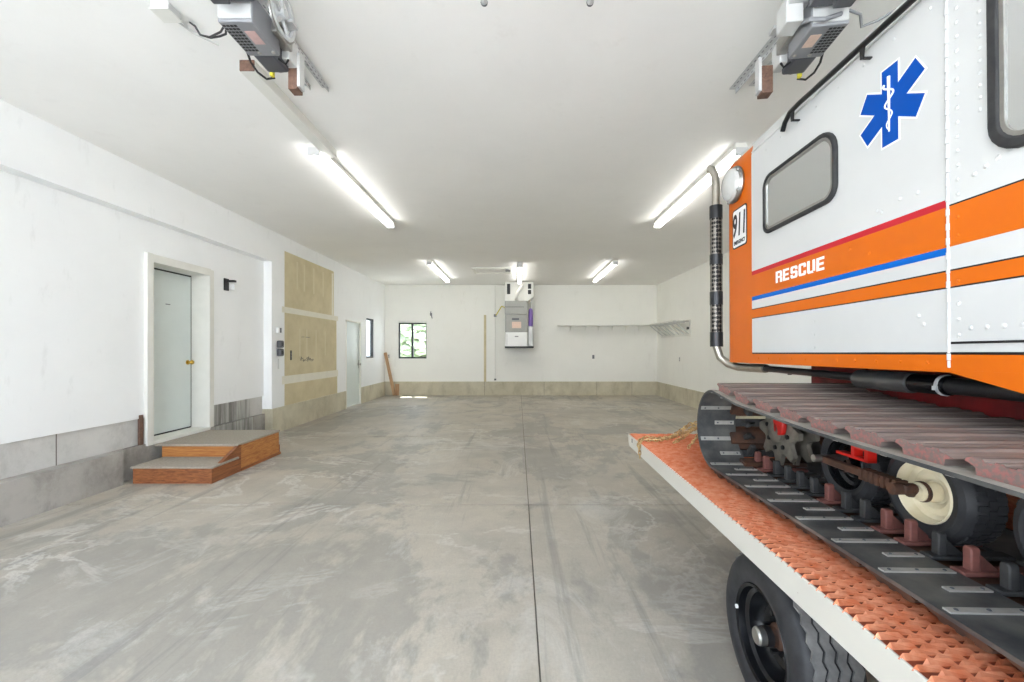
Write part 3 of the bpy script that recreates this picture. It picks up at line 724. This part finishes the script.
rivets([(1.47,1.50),(1.45,1.47),(1.64,1.91),(1.62,1.90),(1.47,1.915),(1.54,1.92)],'wpaint',.008)
rivets([(2.0,1.75),(1.68,1.76),(1.78,1.80)],'orange',.006)
# side windows
def cwin(v0,v1,z0,z1,rs,lab,gw=.022):
    w=MB().ring(rrect(v0,v1,z0,z1,rs),rrect(v0+gw,v1-gw,z0+gw,z1-gw,[max(r-gw*.8,.02) for r in rs]),UB-.016,UB+.004,'x').build('window_gasket','rubber',sn,SB,bevel=.006,label=lab)
    MB().ring(rrect(v0+gw,v1-gw,z0+gw,z1-gw,[max(r-gw*.8,.02) for r in rs]),rrect(v0+gw+.012,v1-gw-.012,z0+gw+.012,z1-gw-.012,[max(r-gw*1.2,.015) for r in rs]),UB-.011,UB+.002,'x').build('window_trim','steel',w,SB)
    MB().prism(rrect(v0+gw+.008,v1-gw-.008,z0+gw+.008,z1-gw-.008,[max(r-gw*1.2,.015) for r in rs]),UB-.006,UB-.003,'x').build('window_glass','carglass',w,SB,smooth=0)
cwin(1.841,2.412,2.028,2.350,[.07,.10,.07,.05],'black gasket of the small rear side window',.020)
cwin(.47,1.236,1.918,2.50,[.09,.09,.09,.09],'black gasket of the cab door window',.030)
# star of life
def star(L,W):
    c=[]
    for k in range(6):
        a=PI/2+k*PI/3
        d=Vector((math.cos(a),math.sin(a))); p=Vector((-d.y,d.x)); a2=a+PI/3; d2=Vector((math.cos(a2),math.sin(a2))); p2=Vector((-d2.y,d2.x))
        c+= [d*L-p*W, d*L+p*W]
        # inner corner between arm k and k+1 : intersection
        q=W/math.tan(PI/6); c.append(d*q+p*W)
    return c
SC=(1.577,2.273)
def starpoly(L,W,tilt=0): return [(SC[0]-p.x, SC[1]+p.y) for p in star(L,W)]
sd=MB().prism(starpoly(.146,.041),UB-.0012,UB,'x').build('star_emblem','white',sn,SB,smooth=0,label='white edge of the blue six-armed star')
MB().prism(starpoly(.140,.0345),UB-.0022,UB-.001,'x').build('star_field','stblue',sd,SB,smooth=0)
stf=MB().tube([(UB-.003,SC[0]+.002,SC[1]+.105-i*.02) for i in range(11)],[.0058-.00032*i for i in range(11)],8)
stf.build('staff','white',sd,SB)
sk=[]
for i in range(40):
    f=i/39; sk.append((UB-.004,SC[0]+.002+.024*(1-.62*f)*math.sin(f*4.6*PI+.9),SC[1]+.085-.17*f))
MB().tube(sk,[.0040-.0022*i/39 for i in range(40)],6).build('snake','white',sd,SB)
# lettering : text plane local x -> -v, y -> z, normal -> -u
def face(v,z,d=.0015):
    return Matrix(((0,0,-1,UB-d-SB[0]),(-1,0,0,v-SB[1]),(0,1,0,z-SB[2]),(0,0,0,1)))
def hb(x0,y0,x1,y1): return [(x0,y0),(x1,y0),(x1,y1),(x0,y1)]
GL={'R':[hb(0,0,.30,1),hb(.25,.82,.82,1),hb(.25,.40,.82,.56),[(.66,.44),(.82,.40),(.95,.52),(.95,.88),(.82,1),(.66,.9)],[(.66,0),(.98,0),(.98,.30),(.86,.46),(.60,.46),(.66,.34)]],
 'E':[hb(0,0,.30,1),hb(.25,.81,.88,1),hb(.25,.41,.80,.59),hb(.25,0,.88,.19)],
 'S':[[(0,.52),(.1,.41),(.30,.41),(.30,1),(.12,1),(0,.88)],hb(.2,.81,.82,1),[(.64,.68),(.94,.68),(.94,.88),(.82,1),(.64,1)],hb(.2,.41,.76,.59),[(.64,0),(.82,0),(.94,.12),(.94,.48),(.82,.59),(.64,.59)],hb(.2,0,.76,.19),[(0,.12),(.12,0),(.30,0),(.30,.32),(0,.32)]],
 'C':[[(0,.12),(.12,0),(.30,0),(.30,1),(.12,1),(0,.88)],hb(.25,.81,.75,1),hb(.25,0,.75,.19),[(.64,.64),(.94,.64),(.94,.88),(.82,1),(.64,1)],[(.64,0),(.82,0),(.94,.12),(.94,.36),(.64,.36)]],
 'U':[[(0,.12),(.12,0),(.30,0),(.30,1),(0,1)],[(.64,0),(.82,0),(.94,.12),(.94,1),(.64,1)],hb(.25,0,.7,.19)]}
lt=MB(); cw=(2.308-1.918)/6
for i,chr_ in enumerate('RESCUE'):
    for q,poly in enumerate(GL[chr_]):
        lt.prism([(2.308-i*cw-x*cw*.90, 1.7455+y*.060) for x,y in poly],UB-.0016-.00003*q,UB-.0002,'x')
lt.build('lettering','white',sn,SB,smooth=0,label='white block letters')
def plate(parent):
    p=MB().prism(rrect(2.610,2.792,2.035,2.285,.022),UB-.002,UB,'x').build('number_plate','blackm',parent,SB,smooth=0,label='white sign with black border')
    MB().prism(rrect(2.619,2.783,2.044,2.276,.016),UB-.003,UB-.0015,'x').build('plate_face','white',p,SB,smooth=0)
    m=face(2.703,2.172,.0035)
    text_mesh('911','plate_number','blackm',.195,p,m,.0005,.0045,.60,.12)
    text_mesh('EMERGENCY','plate_text','blackm',.032,p,face(2.701,2.070,.0035),.0005,.0012,.78)
plate(sn)
# side lamp
lm=MB().lathe([(.108,.0),(.114,-.012),(.106,-.03),(.094,-.033)],'x',(UB,2.745,2.44),28).build('side_lamp_rim','steel',sn,SB)
MB().lathe([(.104,-.028),(.094,-.05),(.066,-.066),(.03,-.073),(.001,-.075)],'x',(UB,2.745,2.44),28).build('lens','lens',lm,SB,label='frosted round lens')
for k in range(5):
    a=2*PI*k/5; MB().dome((UB-.03,2.745+.108*math.cos(a),2.44+.108*math.sin(a)),.012,.012,'x',-1,8).build('lamp_clip','steel',lm,SB)
# roof rail
rp=[(UB-.030,2.19,2.495),(UB-.033,2.165,2.525),(UB-.034,2.12,2.552),(UB-.034,2.04,2.556)]+[(UB-.034,1.95-.1*i,2.553-.001*i) for i in range(0,20)]
rl=MB().tube(rp,.0115,12).build('roof_rail','blackm',sn,SB)
for v in (2.10,1.66,1.1,.4): MB().prism([(v-.012,2.545),(v+.012,2.545),(v+.010,2.50),(v-.004,2.495)],UB-.037,UB-.031,'x').box((UB-.036,v-.004,2.50),(UB+.004,v+.008,2.505)).build('rail_bracket','blackm',rl,SB)
# exhaust
sx,sv=1.29,3.02
ex=MB().tube([(1.40,2.60,1.283),(1.40,2.82,1.280),(1.385,2.90,1.281),(1.35,2.97,1.30),(1.31,3.01,1.345),(sx,sv,1.42),(sx,sv,1.6),(sx,sv,2.3),(sx,sv,2.55),(sx-.006,sv+.004,2.62),(sx-.02,sv+.02,2.665),(sx-.035,sv+.035,2.675)],.026,14).build('exhaust_stack','pipe',sn,SB)
MB().tube([(sx,sv,1.42),(sx,sv,2.40)],.040,22).build('heat_shield','perf',ex,SB)
for z0,z1 in ((1.42,1.52),(1.71,1.80),(1.99,2.06),(2.31,2.40)): MB().tube([(sx,sv,z0),(sx,sv,z1)],.0425,22).build('shield_band','muff',ex,SB)
MB().tube([(1.40,2.62,1.283),(1.42,2.2,1.275),(1.42,1.9,1.268)],.018,12).build('exhaust_pipe','muff',sn,SB)
mf=MB().lathe([(.02,1.90),(.038,1.893),(.0385,1.77),(.040,1.765),(.040,1.755),(.0385,1.75),(.0385,1.632),(.02,1.625)],'y',(1.42,0,1.264),24).build('muffler','muffs',sn,SB)
MB().lathe([(.02,1.63),(.034,1.625),(.034,1.49),(.02,1.485)],'y',(1.42,0,1.264),20).build('coupling','rimk',mf,SB)
MB().lathe([(.034,1.512),(.0365,1.511),(.0365,1.500),(.034,1.499)],'y',(1.42,0,1.264),20).box((1.380,1.497,1.248),(1.386,1.513,1.262)).build('clamp','galv',mf,SB)
MB().tube([(1.42,1.49,1.264),(1.42,1.3,1.262),(1.43,.8,1.255),(1.45,.2,1.25)],.028,14).build('front_pipe','muff',mf,SB)
# hull tub and underside
MB().prism([(-1.0,1.316),(-1.0,.98),(.6,.98),(1.4,1.06),(2.53,1.165),(2.53,1.316)],1.62,2.38,'x').build('hull','hull',sn,SB,bevel=.006)
MB().box((1.605,2.1,1.236),(1.63,2.49,1.30)).build('hull_flange','hull',sn,SB)
MB().tube([(1.63,2.52,1.25),(1.62,2.56,1.26),(1.60,2.66,1.262),(1.60,2.70,1.25),(1.60,2.70,1.24)],.012,8).build('tow_loop','blackm',sn,SB)
# ---- tracks
def pathpts():
    c1=(2.145,.997); r1=.190; c2=(-.75,.953); r2=.145
    P=[]
    def ln(a,b,n):
        for i in range(n): P.append((a[0]+(b[0]-a[0])*i/n,a[1]+(b[1]-a[1])*i/n))
    ln((c2[0],c2[1]-r2),(c1[0],c1[1]-r1),30)
    for i in range(24): a=-PI/2+PI*i/24; P.append((c1[0]+r1*math.cos(a),c1[1]+r1*math.sin(a)))
    up=[(2.145,1.187),(1.90,1.150),(1.40,1.124),(.80,1.115),(-.75,1.098)]
    for a,b in zip(up[:-1],up[1:]): ln(a,b,8)
    for i in range(24): a=PI/2+PI*i/24; P.append((c2[0]+r2*math.cos(a),c2[1]+r2*math.sin(a)))
    return P
PP=pathpts(); L=[0]
for i in range(len(PP)): a,b=PP[i],PP[(i+1)%len(PP)]; L.append(L[-1]+math.hypot(b[0]-a[0],b[1]-a[1]))
LT=L[-1]
def at(s):
    s%=LT
    for i in range(len(PP)):
        if L[i+1]>=s:
            f=(s-L[i])/(L[i+1]-L[i]); a,b=PP[i],PP[(i+1)%len(PP)]
            d=((b[0]-a[0])/(L[i+1]-L[i]),(b[1]-a[1])/(L[i+1]-L[i]))
            return (a[0]+(b[0]-a[0])*f,a[1]+(b[1]-a[1])*f),d
def frame(s):   # local x=u, y=along travel, z=outward
    (v,z),d=at(s)
    Y=Vector((0,d[0],d[1])); X=Vector((1,0,0)); Z=X.cross(Y); # lower run travels +v : X x Y = +z (inward)
    m=Matrix((( -1,Y.x,-Z.x),(0,Y.y,-Z.y),(0,Y.z,-Z.z)))
    # use x=+u, y=+travel, z=outward=-Z ; left-handed fix by flipping y
    m=Matrix(((1,0,0),(0,-Y.y,-Z.y),(0,-Y.z,-Z.z)))
    return Vector((0,v,z)),m
def belt(u0,u1):
    b=MB(); n=len(PP)
    vs=[];
    for i in range(n):
        a,b_,c=PP[i-1],PP[i],PP[(i+1)%n]; d=Vector((c[0]-a[0],c[1]-a[1])).normalized(); nr=Vector((d.y,-d.x))
        for (u,h) in ((u0,-.005),(u1,-.005),(u1,.005),(u0,.005)): vs.append((u,b_[0]+nr.x*h,b_[1]+nr.y*h))
    fs=[]
    for i in range(n):
        j=(i+1)%n
        for k in range(4): l=(k+1)%4; fs.append((i*4+k,i*4+l,j*4+l,j*4+k))
    b.add(vs,fs); b.m=[1 if q%4==2 else 0 for q in range(len(fs))]; return b
tk=belt(.895,1.095).build('track_belt',['beltr','beltd'],sn,SB)
tk2=belt(1.32,1.52).build('inner_track_belt',['beltr','beltd'],tk,SB)
def proto(mb,name,mats,bevel=0):
    o=mb.build(name,mats,tk,(0,0,0),bevel=bevel); return o
NP=round(LT/.177); pitch=LT/NP
prof=[(-.054,.005),(-.056,.020),(-.078,.026),(-.060,.031),(-.044,.034),(-.040,.040),(-.026,.040),(-.022,.036),(-.004,.036),(0,.040),(.014,.040),(.018,.036),(.036,.036),(.040,.041),(.060,.041),(.073,.036),(.076,.029),(.066,.026),(.054,.020),(.052,.005)]
gp=proto(MB().prism(prof,.925,1.56,'x',0,cap=1),'grouser',['grous','grousr'])
gl=gp.copy(); gl.data=gp.data.copy(); C.objects.link(gl); gl.data.materials[0]=M['rust']; gl.data.materials[1]=M['rust']
gu=MB().prism([(.0,-.005),(.036,-.005),(.036,-.058),(.030,-.068),(.006,-.068),(.0,-.058)],-.016,.016,'y')
gu=MB().prism([(-.012,-.005),(.012,-.005),(.012,-.064),(.008,-.072),(-.008,-.072),(-.012,-.064)],1.120,1.144,'x')
gu.prism([(1.144,-.005),(1.195,-.005),(1.195,-.012),(1.144,-.058)],-.006,.006,'y'); gu.box((1.095,-.02,-.012),(1.32,.02,.0))
gkb=proto(gu,'track_guide',['rubber'],.004)
gkr=gkb.copy(); gkr.data=gkb.data.copy(); C.objects.link(gkr); gkr.data.materials[0]=M['guider']
cl=MB().box((.905,-.010,-.009),(1.085,.010,-.0045))
for u in (.925,.995,1.065): cl.dome((u,0,-.009),.005,.003,'z',-1,6,2,1)
clp=proto(cl,'belt_clip',['clip','greyd'])
cs=MB().box((.985,-.010,-.009),(1.085,.010,-.0045))
for u in (1.0,1.07): cs.dome((u,0,-.009),.005,.003,'z',-1,6,2,1)
csp=proto(cs,'short_belt_clip',['clip','greyd'])
used=set()
used=set()
def put(p,s,key=None):
    o=p if p.name not in used else p.copy()
    if p.name not in used: used.add(p.name)
    else: C.objects.link(o); o.parent=tk
    loc,m=frame(s); o.location=loc-Vector(SB)+Vector((SB[0],0,0))-Vector((SB[0],0,0)); o.rotation_euler=m.to_euler(); return o
# phase : a lower-run long clip at v=1.112 => s = v-(-.75)
s0=(1.133+.75)%pitch
reds=[0,1,0,1,1,0,0,1,0,0,0,0,1,1,0,0,0,0,0]
lower_len=2.145+.75
for k in range(NP):
    s=s0+k*pitch
    curve = lower_len-.02 < s%LT < lower_len+.60
    low=s%LT<lower_len+.45
    put(gl if low else gp,s if low else s+pitch/2)
    put(clp,s); put(csp,s+pitch/2)
    for q,ss in enumerate((s,s+pitch/2)):
        put(gkr if reds[(2*k+q)%19] else gkb,ss)
# crossbars bridging the belts around the sprocket
for k in range(NP):
    s=s0+k*pitch
    if lower_len-.02 < s%LT < lower_len+.60:
        o=MB().box((1.06,-.03,-.025),(1.36,.03,-.006)).build('crossbar','rust',tk); loc,m=frame(s); o.location=loc-Vector(SB); o.rotation_euler=m.to_euler()
# wheels
def road_wheel(mat,lab):
    w=bpy.data.objects.new('road_wheel',None); C.objects.link(w); w.parent=sn
    if lab: w['label']=lab
    R=.145
    ti=MB().lathe([(.090,.012),(.095,.002),(.115,-.004),(.132,.002),(.142,.016),(R,.03),(R,.085),(.142,.10),(.115,.115),(.095,.105)],'x',(0,0,0),48).build('tire','tire',w)
    tr_=MB()
    for k in range(36):
        for (a,b,o) in ((.02,.045,0),(.047,.068,.5),(.07,.095,0)): tr_.box((a,-.008,R-.006),(b,.008,R+.003),0,Matrix.Rotation(2*PI*(k+o)/36,4,'X'))
    tr_.build('tread','tire',ti)
    MB().lathe([(.090,.013),(.093,.004),(.090,-.001),(.085,.006),(.080,.03),(.068,.038),(.05,.032),(.042,.036),(.034,.045),(.001,.045)],'x',(0,0,0),40).build('rim',mat,w)
    hb=MB().lathe([(.030,.04),(.028,-.01),(.020,-.012),(.018,-.03),(.001,-.03)],'x',(0,0,0),20).build('hub',mat,w)
    MB().lathe([(.0285,.008),(.0305,.006),(.0305,-.004),(.0285,-.006)],'x',(0,0,0),20).build('hub_ring','rust',hb)
    return w
UWH=1.175; 
wc=road_wheel('rimc','rubber wheel with cream rim'); wk=road_wheel('rimk',None)
for (w,v) in ((wc,1.322),(wk,1.646),(None,.947),(None,.60),(None,.2)):
    w=w or dup(wk,sn); w.location=Vector((UWH,v,.958))-Vector(SB)
# suspension beam
sa=MB().box((1.085,1.27,.966),(1.112,1.65,.990)).build('suspension_arm','rust',sn,SB,bevel=.004)
for k in range(7): MB().box((1.080,1.30+k*.022,.960),(1.117,1.312+k*.022,.996)).build('arm_coil','rust',sa,SB)
MB().tube([(1.06,1.64,.98),(1.18,1.64,.98)],.014,12).build('pivot_bolt','steel',sa,SB)
MB().tube([(1.06,1.29,.976),(1.12,1.29,.976),(1.14,1.322,.958),(1.20,1.322,.958)],.017,14).build('axle_end','rust',sa,SB)
MB().box((1.13,1.47,1.005),(1.16,1.62,1.015)).box((1.13,1.47,1.005),(1.16,1.485,1.05)).box((1.13,1.53,1.005),(1.16,1.545,1.05)).box((1.13,1.47,1.042),(1.16,1.545,1.05)).build('bracket','redp',sa,SB,label='bright red bracket')
for v in (.4,1.15,1.85): MB().tube([(1.27,v,1.03),(1.64,v,1.03)],.022,10).build('cross_axle','rust',sn,SB)
# sprocket
def gear(n,ro,ri,c):
    P=[]
    for k in range(n):
        for f,r in ((0,ro),(.12,ro),(.24,ri+.02),(.36,ri),(.5,ri-.006),(.64,ri),(.76,ri+.02),(.88,ro)):
            a=2*PI*(k+f)/n; P.append((c[0]+r*math.cos(a),c[1]+r*math.sin(a)))
    return P
sp=MB().prism(gear(8,.168,.122,(2.15,.993)),1.215,1.235,'x').build('drive_sprocket','sprk',sn,SB)
MB().lathe([(.06,1.235),(.06,1.20),(.045,1.19),(.001,1.19)],'x',(0,2.15,.993),24).build('hub','sprk',sp,SB)
for k in range(8):
    a=2*PI*k/8+.2; MB().tube([(1.208,2.15+.088*math.cos(a),.993+.088*math.sin(a)),(1.22,2.15+.088*math.cos(a),.993+.088*math.sin(a))],.011,8).build('bolt','black',sp,SB)
MB().prism([(2.065,1.02),(2.075,.985),(2.11,.975),(2.14,.99),(2.15,1.055),(2.065,1.055)],1.19,1.213,'x').build('bearing_block','redp',sn,SB,bevel=.006,label='bright red bearing block')
MB().prism(gear(8,.168,.122,(2.15,.993)),1.29,1.31,'x').build('drive_sprocket','sprk',sn,SB)
MB().tube([(1.2,2.15,.993),(1.66,2.15,.993)],.035,14).build('drive_axle','rust',sn,SB)
MB().lathe([(.13,.0),(.14,.02),(.14,.08),(.13,.1)],'x',(1.19,-.75,.965),30).build('rear_idler','sprk',sn,SB)
# right hand track : copies
tk_r=dup(tk,sn); tk_r.location=Vector((1.53,0,0))

# ------------------------------------------------------------------ chain on the deck
def chain(pts,s=.027,wire=.0034):
    P=[Vector(p) for p in pts]; mb=MB(); acc=0; k=0
    Ls=[(P[i+1]-P[i]).length for i in range(len(P)-1)]; T=sum(Ls); d=0
    while d<T:
        q=d
        for i,l in enumerate(Ls):
            if q<=l: break
            q-=l
        c=P[i]+(P[i+1]-P[i])*(q/Ls[i]); t=(P[i+1]-P[i]).normalized()
        up=Vector((0,0,1)) if abs(t.z)<.9 else Vector((1,0,0)); w=t.cross(up).normalized(); up=w.cross(t)
        a=up if k%2 else w
        a=(a+(up if not k%2 else w)*.35).normalized()
        ring=[]
        for j in range(14):
            th=2*PI*j/14; ring.append(c+t*math.cos(th)*s*.62+a*math.sin(th)*s*.36)
        mb.tube(ring,wire,6,closed=True); d+=s*.86; k+=1
    return mb
rv=random.Random(5)
z=.775
c1=[(UD-.012,2.975,.665),(UD-.014,2.985,.74),(UD+.01,3.0,.772),(.86,2.96,.777),(.92,2.88,.81),(.96,2.80,.87),(1.00,2.72,.93),(1.08,2.60,.97),(1.16,2.52,.97)]
c2=[(UD-.012,3.01,.71),(UD-.012,3.02,.765),(UD+.05,3.08,.777),(.88,3.03,.778),(.96,2.92,.81),(1.0,2.82,.86),(1.04,2.70,.91),(1.14,2.56,.95)]
c3=[(.93,2.80,.80),(.97,2.74,.85),(.99,2.68,.90),(1.0,2.64,.94),(1.04,2.60,.96),(1.02,2.62,.90),(1.0,2.66,.84),(.98,2.70,.79)]
CB=(.9,2.95,ZD)
ch=vroot('tie_down_chain','gold coloured tie-down chain lying over the front corner of the trailer deck','chain',CB)
for c in (c1,c2,c3): chain(c).build('chain_strand','gold',ch,CB)

# ------------------------------------------------------------------ light
w=bpy.data.worlds.new('sky'); bpy.context.scene.world=w; w.use_nodes=True
nt=w.node_tree; bg=nt.nodes['Background']
tc=nt.nodes.new('ShaderNodeTexCoord'); sep=nt.nodes.new('ShaderNodeSeparateXYZ'); rp=nt.nodes.new('ShaderNodeValToRGB')
nt.links.new(tc.outputs['Generated'],sep.inputs[0]); nt.links.new(sep.outputs[2],rp.inputs[0]); nt.links.new(rp.outputs[0],bg.inputs[0])
e=rp.color_ramp.elements; e[0].position=0; e[0].color=(.90,.95,1,1); e[1].position=.6; e[1].color=(.60,.76,1,1)
bg.inputs[1].default_value=4.3
sun=bpy.data.lights.new('sun','SUN'); sun.energy=20; sun.angle=math.radians(.6); sun.color=(1,.98,.95)
so=bpy.data.objects.new('sun',sun); C.objects.link(so); so.rotation_euler=Vector((.10,-.36,-1)).to_track_quat('-Z','Y').to_euler()

# ------------------------------------------------------------------ camera
cam=bpy.data.cameras.new('camera'); co=bpy.data.objects.new('camera',cam); C.objects.link(co)
co.location=(0,0,1.375); co.rotation_euler=(PI/2,0,0)
cam.sensor_fit='HORIZONTAL'; cam.sensor_width=36; cam.lens=430/1024*36; cam.clip_start=.05; cam.clip_end=300
cam.shift_x=-6/1024; cam.shift_y=8.3/1024
sc_=bpy.context.scene; sc_.camera=co
sc_.view_settings.view_transform='Standard'; sc_.view_settings.look='None'; sc_.view_settings.gamma=1; sc_.view_settings.use_curve_mapping=False
sc_.view_settings.exposure=0.55
sc_.cycles.use_denoising=True
sc_.cycles.max_bounces=16; sc_.cycles.diffuse_bounces=12
